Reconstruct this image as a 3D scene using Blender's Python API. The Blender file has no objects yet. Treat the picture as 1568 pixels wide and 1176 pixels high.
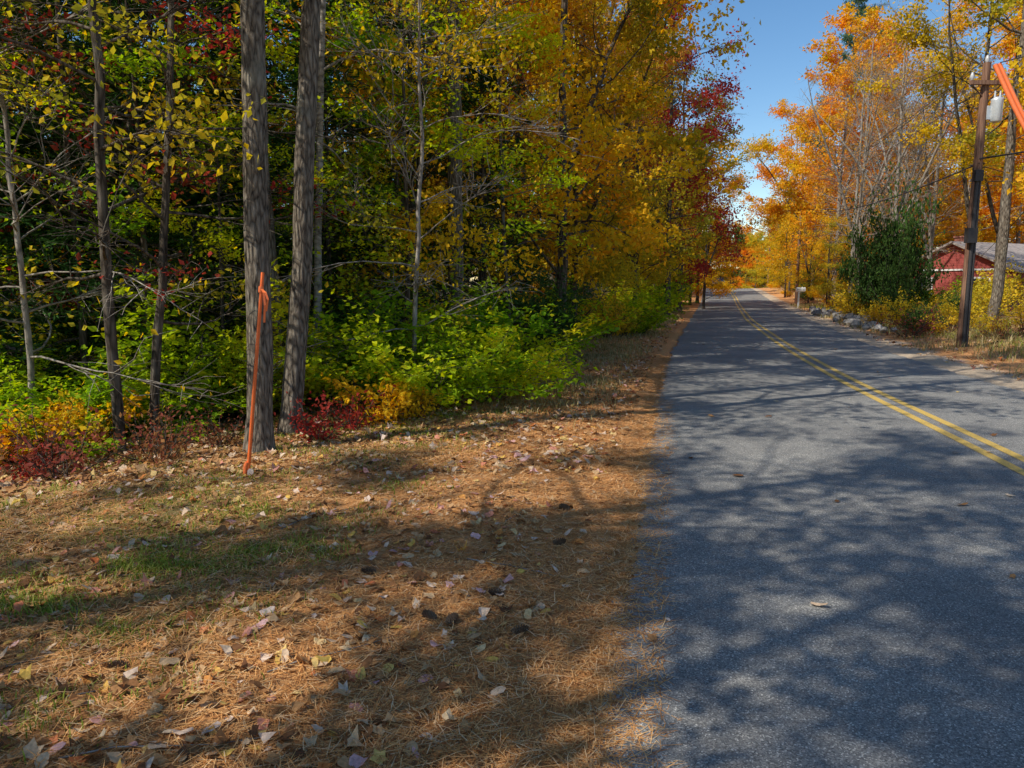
import bpy, math, random
import numpy as np
from mathutils import Vector, Euler
R = np.random.default_rng(7)
sc = bpy.context.scene
sc.view_settings.view_transform='Standard'; sc.view_settings.look='None'; sc.view_settings.exposure=0
# ------------------------------------------------------------------ curves of the road
YS=np.arange(-80,420,0.5)
def smooth_curve(pts,w=9):
    p=np.array(pts,float); v=np.interp(YS,p[:,0],p[:,1])
    k=np.hanning(w*2+3)[1:-1]; k/=k.sum()
    vp=np.concatenate([2*v[0]-v[w:0:-1],v,2*v[-1]-v[-2:-w-2:-1]])
    return np.convolve(vp,k,'valid')[:len(YS)]
CL=smooth_curve([(-80,-16.8),(0,-.18),(2.26,.30),(5.6,1.02),(14.2,2.98),(26.7,6.3),(60,15.3),(101,26.0),(125,31),(150,33),(190,26),(420,-58)])
CR=smooth_curve([(-80,-11.2),(0,5.5),(5,6.3),(10.8,7.5),(16.8,8.6),(31.5,12.7),(60,20.9),(101,32.2),(125,37.6),(150,39.8),(190,33),(420,-51)])
CY=smooth_curve([(-80,-13.7),(0,3.2),(6.46,4.55),(11.45,5.35),(18.6,6.9),(31.6,10.1),(65,19.5),(101,29.2),(125,34.4),(150,36.4),(190,29.5),(420,-54.5)])
xL=lambda y:np.interp(y,YS,CL); xR=lambda y:np.interp(y,YS,CR); xY=lambda y:np.interp(y,YS,CY)
def sm(t): t=np.clip(t,0,1); return t*t*(3-2*t)
def zr(y): return .75*sm((np.asarray(y,float)-48)/50)-1.6*sm((np.asarray(y,float)-98)/60)
def wav(x,y):
    return (np.sin(x*1.3+y*.7+1)*np.sin(y*1.1-x*.4)+.5*np.sin(x*3.1+2+y*1.7)*np.sin(y*2.9-x*1.1)+.25*np.sin(x*7.7+y*3)*np.sin(y*6.3+1))
def gh(x,y):
    x=np.asarray(x,float);y=np.asarray(y,float)
    d=xL(y)-x; e=x-xR(y); o=np.maximum(d,e)
    h=-.02+.035*sm(o/.3)+.03*wav(x,y)*sm((o-.2)/1.5)
    h+=-.045*np.clip(d-3,0,10)+.12*sm((o-6)/10)*np.sin(x*.3)*np.sin(y*.23)
    h+=.07*np.clip(e-1.5,0,4)-.05*np.clip(e-6,0,12)+.07*np.clip(d-26,0,60)+.08*np.clip(e-24,0,80)
    h=np.where(o<=0,-.02,h)
    return h+zr(y)
# ------------------------------------------------------------------ mesh helper
def build_mesh(name,V,Fl,mats,smooth=None):
    me=bpy.data.meshes.new(name)
    V=np.asarray(V,np.float32); me.vertices.add(len(V)); me.vertices.foreach_set('co',V.ravel())
    li=np.concatenate([f.ravel() for f,_,_,_ in Fl]).astype(np.int32)
    tot=np.concatenate([np.full(len(f),f.shape[1]) for f,_,_,_ in Fl])
    st=np.concatenate([[0],np.cumsum(tot)[:-1]]).astype(np.int32)
    me.loops.add(len(li)); me.loops.foreach_set('vertex_index',li)
    me.polygons.add(len(tot)); me.polygons.foreach_set('loop_start',st)
    try: me.polygons.foreach_set('loop_total',tot.astype(np.int32))
    except Exception: pass
    me.polygons.foreach_set('material_index',np.concatenate([np.full(len(f),m) for f,m,_,_ in Fl]).astype(np.int32))
    me.polygons.foreach_set('use_smooth',np.concatenate([np.full(len(f),s) for f,_,_,s in Fl]).astype(bool))
    me.update(calc_edges=True)
    a=me.attributes.new('rnd','FLOAT','FACE')
    a.data.foreach_set('value',np.concatenate([r if r is not None else np.zeros(len(f)) for f,_,r,_ in Fl]).astype(np.float32))
    for m in mats: me.materials.append(m)
    me.validate()
    return me
def link(name,me,loc=(0,0,0),rot=(0,0,0),s=1,parent=None):
    o=bpy.data.objects.new(name,me); sc.collection.objects.link(o)
    o.location=loc; o.rotation_euler=rot; o.scale=(s,s,s) if np.isscalar(s) else s
    if parent: o.parent=parent
    return o
class MB:
    def __init__(s): s.V=[];s.n=0;s.F={}
    def add(s,V,F,m=0,r=None,smooth=True):
        V=np.asarray(V,float);F=np.asarray(F,int)
        s.V.append(V); k=(F.shape[1],m,smooth)
        s.F.setdefault(k,[]).append((F+s.n, np.zeros(len(F)) if r is None else r)); s.n+=len(V)
    def tube(s,P,rad,sides=6,m=0,cap=False):
        P=np.asarray(P,float);rad=np.asarray(rad,float);n=len(P)
        T=np.gradient(P,axis=0);T/=np.linalg.norm(T,axis=1)[:,None]+1e-9
        ref=np.array([1,0,0.]) if abs(T[0,0])<.8 else np.array([0,1,0.])
        A=np.cross(T,ref);A/=np.linalg.norm(A,axis=1)[:,None]+1e-9;B=np.cross(T,A)
        a=np.linspace(0,2*np.pi,sides,endpoint=False)
        V=P[:,None]+rad[:,None,None]*(np.cos(a)[None,:,None]*A[:,None]+np.sin(a)[None,:,None]*B[:,None])
        i=np.arange(n-1)[:,None]*sides;j=np.arange(sides)[None];j2=(j+1)%sides
        F=np.stack([i+j,i+j2,i+sides+j2,i+sides+j],-1).reshape(-1,4)
        s.add(V.reshape(-1,3),F,m)
        if cap:
            s.add(V[-1],[list(range(sides))],m,smooth=False); s.add(V[0],[list(range(sides))[::-1]],m,smooth=False)
    def box(s,c,d,m=0,rz=0):
        c=np.array(c);d=np.array(d)/2
        v=np.array([[x,y,z] for z in(-1,1) for x,y in((-1,-1),(1,-1),(1,1),(-1,1))])*d
        ca,sa=math.cos(rz),math.sin(rz); v=np.stack([v[:,0]*ca-v[:,1]*sa,v[:,0]*sa+v[:,1]*ca,v[:,2]],-1)+c
        s.add(v,[[3,2,1,0],[4,5,6,7],[0,1,5,4],[1,2,6,5],[2,3,7,6],[3,0,4,7]],m,smooth=False)
    def mesh(s,name,mats):
        Fl=[(np.concatenate([f for f,_ in L]),k[1],np.concatenate([r for _,r in L]),k[2]) for k,L in s.F.items()]
        return build_mesh(name,np.concatenate(s.V),Fl,mats)
# ------------------------------------------------------------------ materials
def newmat(n):
    m=bpy.data.materials.new(n);m.use_nodes=True;nt=m.node_tree
    for x in list(nt.nodes): nt.nodes.remove(x)
    return m,nt,nt.nodes,nt.links
def N(nt,t,**k):
    n=nt.nodes.new(t)
    for a,b in k.items():
        if a.startswith('i_'): n.inputs[a[2:].replace('_',' ')].default_value=b
        else: setattr(n,a,b)
    return n
def ramp(nt,pts,interp='LINEAR'):
    n=nt.nodes.new('ShaderNodeValToRGB');n.color_ramp.interpolation=interp;e=n.color_ramp.elements
    while len(e)<len(pts): e.new(.5)
    for q,(p,c) in zip(e,pts): q.position=p;q.color=(*c,1) if len(c)==3 else c
    return n
def math_(nt,op,a,b=None,c=None):
    n=nt.nodes.new('ShaderNodeMath');n.operation=op
    for i,v in enumerate((a,b,c)):
        if v is None: continue
        if isinstance(v,(int,float)): n.inputs[i].default_value=v
        else: nt.links.new(v,n.inputs[i])
    return n.outputs[0]
def mixc(nt,f,a,b,bt='MIX'):
    n=nt.nodes.new('ShaderNodeMix');n.data_type='RGBA';n.blend_type=bt
    for i,v in ((0,f),(6,a),(7,b)):
        if isinstance(v,(int,float)): n.inputs[i].default_value=v
        elif isinstance(v,tuple): n.inputs[i].default_value=(*v,1)
        else: nt.links.new(v,n.inputs[i])
    return n.outputs[2]
def leafmat(name,cols,trans=.42,g=1.5):
    cols=[tuple(min(.85,x*g) for x in c) for c in cols]
    m,nt,ns,L=newmat(name)
    at=N(nt,'ShaderNodeAttribute',attribute_name='rnd')
    oi=N(nt,'ShaderNodeObjectInfo')
    f=math_(nt,'MULTIPLY_ADD',at.outputs['Fac'],.85,-.08)
    f=math_(nt,'MULTIPLY_ADD',oi.outputs['Random'],.3,f)
    rp=ramp(nt,[(i/(len(cols)-1),c) for i,c in enumerate(cols)]); L.new(f,rp.inputs[0])
    d=N(nt,'ShaderNodeBsdfDiffuse')
    t=N(nt,'ShaderNodeBsdfTranslucent'); L.new(rp.outputs[0],d.inputs['Color'])
    hs=N(nt,'ShaderNodeHueSaturation',i_Saturation=1.05,i_Value=1.35); L.new(rp.outputs[0],hs.inputs['Color']); L.new(hs.outputs[0],t.inputs['Color'])
    mx=N(nt,'ShaderNodeMixShader'); mx.inputs[0].default_value=trans
    L.new(d.outputs[0],mx.inputs[1]);L.new(t.outputs[0],mx.inputs[2])
    o=N(nt,'ShaderNodeOutputMaterial');L.new(mx.outputs[0],o.inputs[0]); return m
def barkmat(name,c1,c2,c3,sc_=(14,14,2.2),bump=.6,lich=.2):
    m,nt,ns,L=newmat(name)
    tc=N(nt,'ShaderNodeTexCoord');mp=N(nt,'ShaderNodeMapping');mp.inputs['Scale'].default_value=sc_
    L.new(tc.outputs['Object'],mp.inputs[0])
    no=N(nt,'ShaderNodeTexNoise',i_Scale=1.6,i_Detail=6.,i_Roughness=.65);L.new(mp.outputs[0],no.inputs['Vector'])
    vo=N(nt,'ShaderNodeTexVoronoi',i_Scale=1.3,feature='DISTANCE_TO_EDGE');L.new(mp.outputs[0],vo.inputs['Vector'])
    h=math_(nt,'MULTIPLY_ADD',vo.outputs['Distance'],1.2,no.outputs['Fac'])
    rp=ramp(nt,[(.38,c1),(.62,c2),(1,c3)]);L.new(h,rp.inputs[0])
    n2=N(nt,'ShaderNodeTexNoise',i_Scale=2.5,i_Detail=4.);L.new(tc.outputs['Object'],n2.inputs['Vector'])
    r2=ramp(nt,[(.55,(0,0,0)),(.7,(lich,)*3)]);L.new(n2.outputs['Fac'],r2.inputs[0])
    c=mixc(nt,r2.outputs[0],rp.outputs[0],(.3,.3,.24))
    b=N(nt,'ShaderNodeBump',i_Strength=bump,i_Distance=.03);L.new(h,b.inputs['Height'])
    d=N(nt,'ShaderNodeBsdfDiffuse');L.new(c,d.inputs['Color']);L.new(b.outputs[0],d.inputs['Normal'])
    o=N(nt,'ShaderNodeOutputMaterial');L.new(d.outputs[0],o.inputs[0]);return m
def plain(name,c,rough=.6,metal=0,var=.25,scale=20.):
    m,nt,ns,L=newmat(name)
    tc=N(nt,'ShaderNodeTexCoord');no=N(nt,'ShaderNodeTexNoise',i_Scale=scale,i_Detail=4.);L.new(tc.outputs['Object'],no.inputs['Vector'])
    rp=ramp(nt,[(.3,tuple(x*(1-var) for x in c)),(.7,tuple(min(1,x*(1+var)) for x in c))]);L.new(no.outputs['Fac'],rp.inputs[0])
    d=N(nt,'ShaderNodeBsdfPrincipled',i_Roughness=rough,i_Metallic=metal);L.new(rp.outputs[0],d.inputs['Base Color'])
    o=N(nt,'ShaderNodeOutputMaterial');L.new(d.outputs[0],o.inputs[0]);return m
LM={
 'green':leafmat('leaf_green',[(.03,.06,.01),(.065,.135,.01),(.13,.24,.012),(.26,.35,.018),(.45,.4,.025)],.5),
 'ygreen':leafmat('leaf_yellow_green',[(.06,.11,.012),(.15,.24,.012),(.32,.39,.015),(.5,.44,.02),(.58,.4,.025)],.5),
 'gold':leafmat('leaf_gold',[(.16,.16,.02),(.38,.28,.02),(.56,.37,.02),(.62,.34,.02),(.56,.22,.02)],.45,1.38),
 'orange':leafmat('leaf_orange',[(.34,.26,.025),(.56,.35,.025),(.62,.28,.02),(.57,.19,.018),(.42,.1,.02)],.42,1.3),
 'red':leafmat('leaf_red',[(.14,.07,.03),(.26,.05,.03),(.36,.045,.035),(.26,.03,.03),(.42,.12,.03)],.42,1.25),
 'redbrown':leafmat('leaf_red_brown',[(.07,.05,.03),(.16,.06,.04),(.24,.06,.045),(.2,.1,.04),(.3,.14,.05)],.35,1.3),
 'russet':leafmat('leaf_russet',[(.12,.07,.03),(.26,.14,.04),(.42,.22,.04),(.5,.26,.05),(.3,.13,.04)],.4),
 'olive':leafmat('leaf_olive',[(.08,.09,.018),(.2,.19,.02),(.38,.3,.025),(.52,.35,.025),(.42,.2,.03)],.42),
 'hemlock':leafmat('needle_hemlock',[(.012,.034,.012),(.026,.062,.016),(.042,.088,.02),(.07,.115,.028)],.2,1.5),
 'pine':leafmat('needle_pine',[(.03,.055,.03),(.05,.09,.045),(.08,.12,.055),(.1,.14,.06)],.2),
 'darkgreen':leafmat('leaf_dark_green',[(.015,.035,.01),(.03,.06,.015),(.05,.09,.02),(.1,.13,.03)],.25),
}
BK={'oak':barkmat('bark_oak',(.04,.031,.025),(.16,.13,.1),(.32,.27,.21),(20,20,4.5),1.,.35),
 'dark':barkmat('bark_dark',(.025,.02,.016),(.09,.072,.055),(.18,.15,.12)),
 'gray':barkmat('bark_gray',(.11,.095,.08),(.27,.23,.19),(.42,.37,.32),(9,9,3),.4),
 'pale':barkmat('bark_birch',(.1,.09,.08),(.28,.25,.21),(.42,.38,.33),(5,5,10),.3,.1)}
# ------------------------------------------------------------------ vegetation
def nrm(v): return v/(np.linalg.norm(v,axis=-1,keepdims=True)+1e-9)
def add_leaves(mb,A,W,n,sig,size,flat,rng,ratio=.62,m=1,dirs=None):
    W=W/W.sum(); i=rng.choice(len(A),n,p=W)
    P=A[i]+rng.normal(0,1,(n,3))*np.array([sig,sig,sig*(.75-.5*flat)])
    nn=nrm(rng.normal(0,1,(n,3))*(1-flat*.72)+np.array([0,0,flat*1.2]))
    t=rng.normal(0,1,(n,3)); 
    if dirs is not None: t=t*.45+dirs[i]
    t=nrm(t-nn*np.sum(t*nn,-1,keepdims=True)); b=np.cross(nn,t)
    L=(size*rng.uniform(.6,1.3,n))[:,None]; w=L*ratio/2; fo=nn*L*rng.uniform(-.12,.2,n)[:,None]
    V=np.stack([P,P+t*L*.42+b*w+fo,P+t*L,P+t*L*.42-b*w+fo],1).reshape(-1,3)
    F=np.arange(4*n).reshape(n,4)
    ph=rng.uniform(0,6.28,4)
    cl=.5+.25*np.sin(P[:,0]*1.9+ph[0]+P[:,2]*.8)+.25*np.sin(P[:,1]*2.1+ph[1]-P[:,2]*1.3)
    cl=np.clip(cl*.45+rng.random(len(A))[i]*.25+rng.random(n)*.3,0,1)
    mb.add(V,F,m,cl,False)
def bez(p,d,L,n,rng,up=0.,wob=.08):
    pts=[np.array(p,float)];d=nrm(np.array(d,float));st=L/(n-1)
    for k in range(n-1):
        d=nrm(d+rng.normal(0,wob,3)+np.array([0,0,up/(n-1)])); pts.append(pts[-1]+d*st)
    return np.array(pts),d
def deciduous(seed,H=12,r0=.13,cb=4,cr=3,nl=24,leafn=16000,ls=.11,lean=(0,0),wob=.12,elev=(.2,.9),flat=.35,
              bark='oak',leaf='gold',sub=6,twig=3,sides=12,gap=.25,sig=.16,fork=0,droop=-.1,flare=1.2):
    rng=np.random.default_rng(seed);mb=MB()
    n=18;t=np.linspace(0,1,n)
    w=np.cumsum(rng.normal(0,1,(n,2)),0)*wob*H/60*1.0; w[0]=0
    P=np.stack([lean[0]*t*H+w[:,0],lean[1]*t*H+w[:,1],t*H],-1)
    rad=r0*(1-t)**.75+.012
    T2=np.linspace(0,1,90);PP=np.stack([np.interp(T2,t,P[:,k]) for k in range(3)],-1);RR=np.interp(T2,t,rad)
    RR=RR*(1+rng.normal(0,.02,90)); RR[0]*=flare*1.08;RR[1]*=1+(flare-1)*.45
    mb.tube(PP,RR,sides)
    stems=[(P,rad,t)]
    for f in range(fork):
        k=int(rng.integers(3,7));a=rng.uniform(0,6.28)
        q,_=bez(P[k],(math.cos(a)*.35,math.sin(a)*.35,1),H*(1-t[k])*.9,12,rng,.1,.06)
        rr=rad[k]*.7*(1-np.linspace(0,1,12))**.8+.01; mb.tube(q,rr,8); stems.append((q,rr,np.linspace(t[k],1,12)))
    A=[];Wt=[];ga=rng.uniform(0,6.28)
    for i in range(nl):
        P_,r_,t_=stems[i%len(stems)]
        tt=cb/H+(1-cb/H)*(i+rng.random())/nl*.98; tt=max(tt,t_[0])
        p=np.array([np.interp(tt,t_,P_[:,k]) for k in range(3)]);rt=np.interp(tt,t_,r_)
        q=(tt-cb/H)/(1-cb/H); prof=math.sqrt(max(.06,1-((q-.32)/.72)**2))
        Ln=cr*prof*rng.uniform(.6,1.15); ga+=2.4+rng.normal(0,.4); e=elev[0]+(elev[1]-elev[0])*q+rng.normal(0,.16)
        d=np.array([math.cos(ga)*math.cos(e),math.sin(ga)*math.cos(e),math.sin(e)])
        B,dd=bez(p,d,Ln,8,rng,droop,.14); mb.tube(B,np.linspace(min(rt*.42,.012+Ln*.009),.004,8),5)
        cw=0 if rng.random()<gap*.5 else rng.uniform(.3,1)
        for s in range(sub):
            u=rng.uniform(.25,1);b=np.array([np.interp(u,np.linspace(0,1,8),B[:,k]) for k in range(3)])
            dv=nrm(B[-1]-B[0]);d2=nrm(dv+rng.normal(0,.6,3)*np.array([1,1,.55]))
            C,d3=bez(b,d2,Ln*rng.uniform(.25,.5),5,rng,.0,.14); mb.tube(C,np.linspace(.008,.003,5),3)
            w2=0 if rng.random()<gap else cw*rng.uniform(.3,1)
            A.append(C[2:]);Wt+= [w2]*3
            for g in range(twig):
                b2=C[rng.integers(1,5)];d4=nrm(d2+rng.normal(0,.8,3)*np.array([1,1,.6]))
                D,_=bez(b2,d4,rng.uniform(.3,.75)*max(.5,cr/3),3,rng,0,.15); mb.tube(D,np.linspace(.004,.0015,3),3)
                A.append(D[1:]);Wt+=[w2]*2
    A=np.concatenate(A);Wt=np.array(Wt)+1e-5
    if leafn: add_leaves(mb,A,Wt,leafn,sig,ls,flat,rng)
    return mb.mesh('tree',[BK[bark],LM[leaf]])
def hemlock(seed,H=9,cr=2.2,cb=.4,r0=.12,nb=75,n=14000,ls=.16,leaf='hemlock',elev=.1):
    rng=np.random.default_rng(seed);mb=MB()
    t=np.linspace(0,1,12);P=np.stack([rng.normal(0,.02,12)*H/8,rng.normal(0,.02,12)*H/8,t*H],-1);P[0,:2]=0
    mb.tube(P,r0*(1-t)**.8+.01,9);A=[];D=[];Wt=[];ga=0
    for i in range(nb):
        tt=cb/H+(1-cb/H)*((i+rng.random())/nb)**.9*.99;ga+=2.4+rng.normal(0,.3)
        Ln=cr*(1-tt)**.7*rng.uniform(.45,1.25)+.15; e=elev+.35*tt+rng.normal(0,.1)
        p=np.array([np.interp(tt,t,P[:,0]),np.interp(tt,t,P[:,1]),tt*H])
        B,_=bez(p,(math.cos(ga),math.sin(ga),e),Ln,8,rng,-.45,.05);mb.tube(B,np.linspace(.012+Ln*.006,.003,8),4)
        dv=nrm(B[-1]-B[0]);pr=np.array([-dv[1],dv[0],0])
        wb=rng.uniform(.35,1)
        for s in np.linspace(.15,1,10):
            b=np.array([np.interp(s,np.linspace(0,1,8),B[:,k]) for k in range(3)])
            for sg in(-1,1):
                l2=Ln*.38*(1.15-s)*rng.uniform(.6,1.2)+.08;d2=nrm(dv*.8+pr*sg+np.array([0,0,-.12]))
                q=b+np.linspace(.1,1,5)[:,None]*l2*d2; A.append(q);D+=[d2]*5;Wt+=[wb*l2]*5
    A=np.concatenate(A);add_leaves(mb,A,np.array(Wt)+1e-6,n,.06,ls,.7,rng,ratio=.22,dirs=np.array(D))
    return mb.mesh('conifer',[BK['dark'],LM[leaf]])
def pine(seed,H=18,cr=3.2,cb=6,r0=.2,nb=46,n=20000,ls=.22):
    rng=np.random.default_rng(seed);mb=MB()
    t=np.linspace(0,1,14);P=np.stack([np.cumsum(rng.normal(0,.05,14)),np.cumsum(rng.normal(0,.05,14)),t*H],-1);P[0,:2]=0
    mb.tube(P,r0*(1-t)**.8+.015,9);A=[];Wt=[];ga=0
    for i in range(nb):
        tt=cb/H+(1-cb/H)*((i+rng.random())/nb)*.99;ga+=2.4+rng.normal(0,.5)
        Ln=cr*(1-((tt-cb/H)/(1-cb/H))**1.6*.8)*rng.uniform(.45,1.1)
        p=np.array([np.interp(tt,t,P[:,0]),np.interp(tt,t,P[:,1]),tt*H])
        B,_=bez(p,(math.cos(ga),math.sin(ga),.15+.4*tt),Ln,8,rng,.25,.08);mb.tube(B,np.linspace(.015+Ln*.01,.004,8),4)
        for s in range(9):
            b=B[rng.integers(3,8)];C,_=bez(b,nrm(B[-1]-B[0])+rng.normal(0,.6,3)*np.array([1,1,.4]),Ln*.25,4,rng,.1,.1)
            mb.tube(C,np.linspace(.006,.003,4),3);w=rng.uniform(.2,1);A.append(C[1:]);Wt+=[w]*3
    add_leaves(mb,np.concatenate(A),np.array(Wt),n,.13,ls,.15,rng,ratio=.15)
    return mb.mesh('pine',[BK['dark'],LM['pine']])
def shrub(seed,Rr=1.,H=1.,n=3000,ls=.08,leaf='green',ns=14,flat=.4,sig=.07,bark='dark'):
    rng=np.random.default_rng(seed);mb=MB();A=[];Wt=[]
    for i in range(ns):
        a=rng.uniform(0,6.28);sp=rng.uniform(.2,1.)
        base=(math.cos(a)*Rr*.15*rng.random(),math.sin(a)*Rr*.15*rng.random(),-.03)
        B,_=bez(base,(math.cos(a)*sp*Rr,math.sin(a)*sp*Rr,H*rng.uniform(.8,1.3)),math.hypot(sp*Rr,H)*rng.uniform(.6,1.1),8,rng,-.5*sp,.1)
        mb.tube(B,np.linspace(.009,.003,8),4)
        for s in range(7):
            k=rng.integers(2,8);C,_=bez(B[k],nrm(B[-1]-B[0])+rng.normal(0,.7,3)*np.array([1,1,.4]),.35*Rr*rng.uniform(.5,1.2),4,rng,-.1,.12)
            mb.tube(C,np.linspace(.004,.0015,4),3);A.append(C);Wt+=[rng.uniform(.1,1)]*4
    A=np.concatenate(A);A[:,2]=np.maximum(A[:,2],.04)
    add_leaves(mb,A,np.array(Wt),n,sig,ls,flat,rng)
    return mb.mesh('shrub',[BK[bark],LM[leaf]])
CACHE={}
def put(name,me,x,y,s=1.,rz=None,zs=None,tilt=(0,0)):
    if rz is None: rz=R.uniform(0,6.28)
    return link(name,me,(x,y,float(gh(x,y))-.04),(tilt[0],tilt[1],rz),(s,s,s if zs is None else zs))
T={}
T['oak1']=lambda:deciduous(11,17,.112,5.4,3.5,24,7000,.12,bark='oak',leaf='russet',gap=.5,lean=(.022,0),flare=1.22,wob=.08)
T['oak2']=lambda:deciduous(12,16,.106,5.6,3.3,22,6500,.12,bark='oak',leaf='gold',gap=.5,lean=(.075,.02),wob=.09,flare=1.2)
T['shade']=lambda:deciduous(13,15,.14,5.5,3.5,24,7000,.13,bark='oak',leaf='olive',gap=.6,sig=.17)
T['orange3']=lambda:deciduous(14,16,.15,5.6,3.6,34,12000,.14,bark='gray',leaf='orange',gap=.2,fork=1)
T['gold3']=lambda:deciduous(15,15,.13,5.8,3.3,32,10000,.13,bark='dark',leaf='gold',gap=.25,fork=1)
T['sap_g1']=lambda:deciduous(21,7.5,.045,1.2,2.3,26,7500,.09,bark='dark',leaf='green',flat=.75,elev=(-.05,.7),sig=.12,sides=7)
T['sap_g2']=lambda:deciduous(22,6,.04,.8,2.1,26,7000,.085,bark='dark',leaf='ygreen',flat=.75,elev=(0,.7),sig=.12,sides=7)
T['sap_g3']=lambda:deciduous(23,9,.045,2.,2.2,26,6000,.09,bark='dark',leaf='ygreen',flat=.6,elev=(0,.8),sig=.14,sides=7,lean=(.05,0),gap=.35)
T['sap_y']=lambda:deciduous(25,8,.045,1.4,2.1,26,3000,.075,bark='dark',leaf='olive',flat=.6,elev=(0,.8),sig=.14,sides=7,gap=.4)
T['sap_o']=lambda:deciduous(26,7,.045,1.,2.0,26,4200,.09,bark='dark',leaf='orange',flat=.6,elev=(0,.8),sig=.14,sides=7,gap=.35)
T['sap_r']=lambda:deciduous(27,5,.035,1.8,1.6,20,1600,.08,bark='dark',leaf='red',flat=.6,elev=(0,.6),sig=.1,sides=7,gap=.3)
T['sap_b']=lambda:deciduous(24,8,.04,1.5,1.7,24,1500,.08,bark='dark',leaf='olive',gap=.3,elev=(.1,.8),sides=7,twig=5,wob=.2)
T['sap_n']=lambda:deciduous(28,6,.028,.9,2.2,22,400,.08,bark='gray',leaf='gold',gap=.3,elev=(.0,.7),sides=7,twig=5,wob=.2)
T['gold1']=lambda:deciduous(31,11,.11,.7,3.0,36,14000,.125,bark='dark',leaf='gold',fork=2)
T['gold2']=lambda:deciduous(32,13,.13,1.6,3.2,38,14000,.14,bark='dark',leaf='gold',fork=1)
T['olive1']=lambda:deciduous(33,11,.1,.5,2.9,38,14000,.135,bark='dark',leaf='olive',fork=1)
T['olive2']=lambda:deciduous(34,14,.13,1.5,3.2,38,14000,.15,bark='oak',leaf='olive',fork=2)
T['orange1']=lambda:deciduous(35,14,.14,2,3.6,42,20000,.165,bark='gray',leaf='orange',fork=1,gap=.12)
T['orange2']=lambda:deciduous(36,12,.12,1,3.2,36,14000,.15,bark='dark',leaf='orange',fork=2)
T['red1']=lambda:deciduous(37,13,.13,1.8,3.3,38,12000,.13,bark='dark',leaf='red',fork=1,gap=.25)
T['russ']=lambda:deciduous(38,15,.16,5,3.4,32,8000,.13,bark='oak',leaf='russet',fork=1,gap=.35)
T['bare1']=lambda:deciduous(41,14,.11,3,3.0,42,700,.1,bark='gray',leaf='russet',sub=9,twig=5,elev=(.6,1.15),fork=4)
T['bare2']=lambda:deciduous(42,12,.1,2.5,2.8,38,1200,.1,bark='gray',leaf='russet',sub=8,twig=5,elev=(.5,1.1),fork=3)
T['hem1']=lambda:hemlock(51,9,2.3)
T['hem2']=lambda:hemlock(52,7,2.0,n=11000)
T['hem3']=lambda:hemlock(53,13,2.8,nb=90,n=15000,ls=.21)
T['pine1']=lambda:pine(61,n=16000,ls=.25)
T['pine2']=lambda:pine(62,H=15,cr=2.6,cb=4,n=15000,ls=.25)
T['birch']=lambda:deciduous(71,10,.05,3.5,2.,18,2600,.08,bark='pale',leaf='gold',lean=(.05,0),sides=8,gap=.4)
T['far_o']=lambda:deciduous(91,10,.1,.3,3.2,28,4200,.3,bark='dark',leaf='olive',sub=4,twig=1,sides=6,sig=.3,gap=.1)
T['far_h']=lambda:deciduous(92,11,.1,.3,3.2,28,4600,.3,bark='dark',leaf='darkgreen',sub=4,twig=1,sides=6,sig=.3,gap=.1)
T['far_g']=lambda:deciduous(93,10,.1,.3,3.4,28,4200,.3,bark='dark',leaf='orange',sub=4,twig=1,sides=6,sig=.3,gap=.1)
NAME={'oak':'oak_tree','sha':'oak_tree','sap':'maple_sapling','gol':'maple_tree','oli':'beech_tree','ora':'maple_tree','red':'red_maple_tree','rus':'oak_tree','bar':'bare_tree','hem':'hemlock_tree','pin':'pine_tree','bir':'birch_tree','far':'distant_tree'}
def tree(k,x,y,s=1.,rz=None,zs=None,tilt=(0,0)):
    if k not in CACHE: CACHE[k]=T[k]()
    return put(NAME[k[:3]],CACHE[k],x,y,s,rz,zs,tilt)
# key trees
tree('oak1',-2.43,6.95,1,0); tree('oak2',-2.42,7.9,1,0)
tree('sap_b',-3.9,7.2,1.1,0); tree('sap_y',-3.75,7.6,.9,0.2,tilt=(0,.08))
tree('birch',-2.75,10.2,1,0);tree('sap_n',-1.3,9.9,.9,1.);tree('sap_n',-5.0,7.6,.9,3.)
pts=[(-2.43,6.95),(-2.4,7.9),(-3.9,7.2),(-2.75,10.2)]
for k,x,y,s in [('sap_g1',-5.2,8.9,.9),('sap_g2',-4.4,10.0,.85),('hem1',-5.6,10.8,1.15),('hem1',-7.6,10.0,1.2),('sap_g2',-6.4,7.9,.75),('sap_g2',-1.6,11.6,.95),('sap_g1',-3.0,12.4,.9),
    ('hem2',-3.9,11.4,1.25),('hem2',-4.7,9.4,.8),('hem2',-6.4,9.0,.95),('sap_g2',-3.6,9.2,.6),('sap_r',-4.4,8.9,1.),('sap_o',-8.6,12.,1.),('sap_o',-3.4,13.6,.9),('gold1',-1.7,13.4,.72),
    ('hem2',-4.8,12.9,1),('hem1',-6.9,12.8,1.05),('hem3',-8.5,14.5,1),('hem1',-2.7,14.9,1.05),('hem2',-.6,15.2,.9),('hem2',-9.8,11.5,1.),('hem3',-4.6,16.5,.95),('hem1',-1.5,19.,1.),('hem3',-11.5,12,.9),
    ('gold2',1.1,16.8,.95),('orange2',-.5,18.4,.9),('sap_g3',.0,13.6,.8),('olive1',1.7,20.5,.9),('olive2',.3,23,1.05),('olive1',4.2,25.5,.8),('gold1',3.9,28.5,.9),('hem1',3.2,31,1.),
    ('russ',1.4,27,1.1),('red1',6.9,33.0,1.0),('olive2',4.0,35,1.1),('red1',9.0,40,1.0),('pine1',8.4,44,1.05),('olive1',7.0,37.5,.85),('gold1',11.6,45,.75),('orange2',12.2,51,.85),('red1',13.7,55,.95),
    ('olive2',10,50,1.1),('russ',-3,29,1.2),('pine2',7.8,46,1.25)]:
    tree(k,x,y,s); pts.append((x,y))
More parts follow.
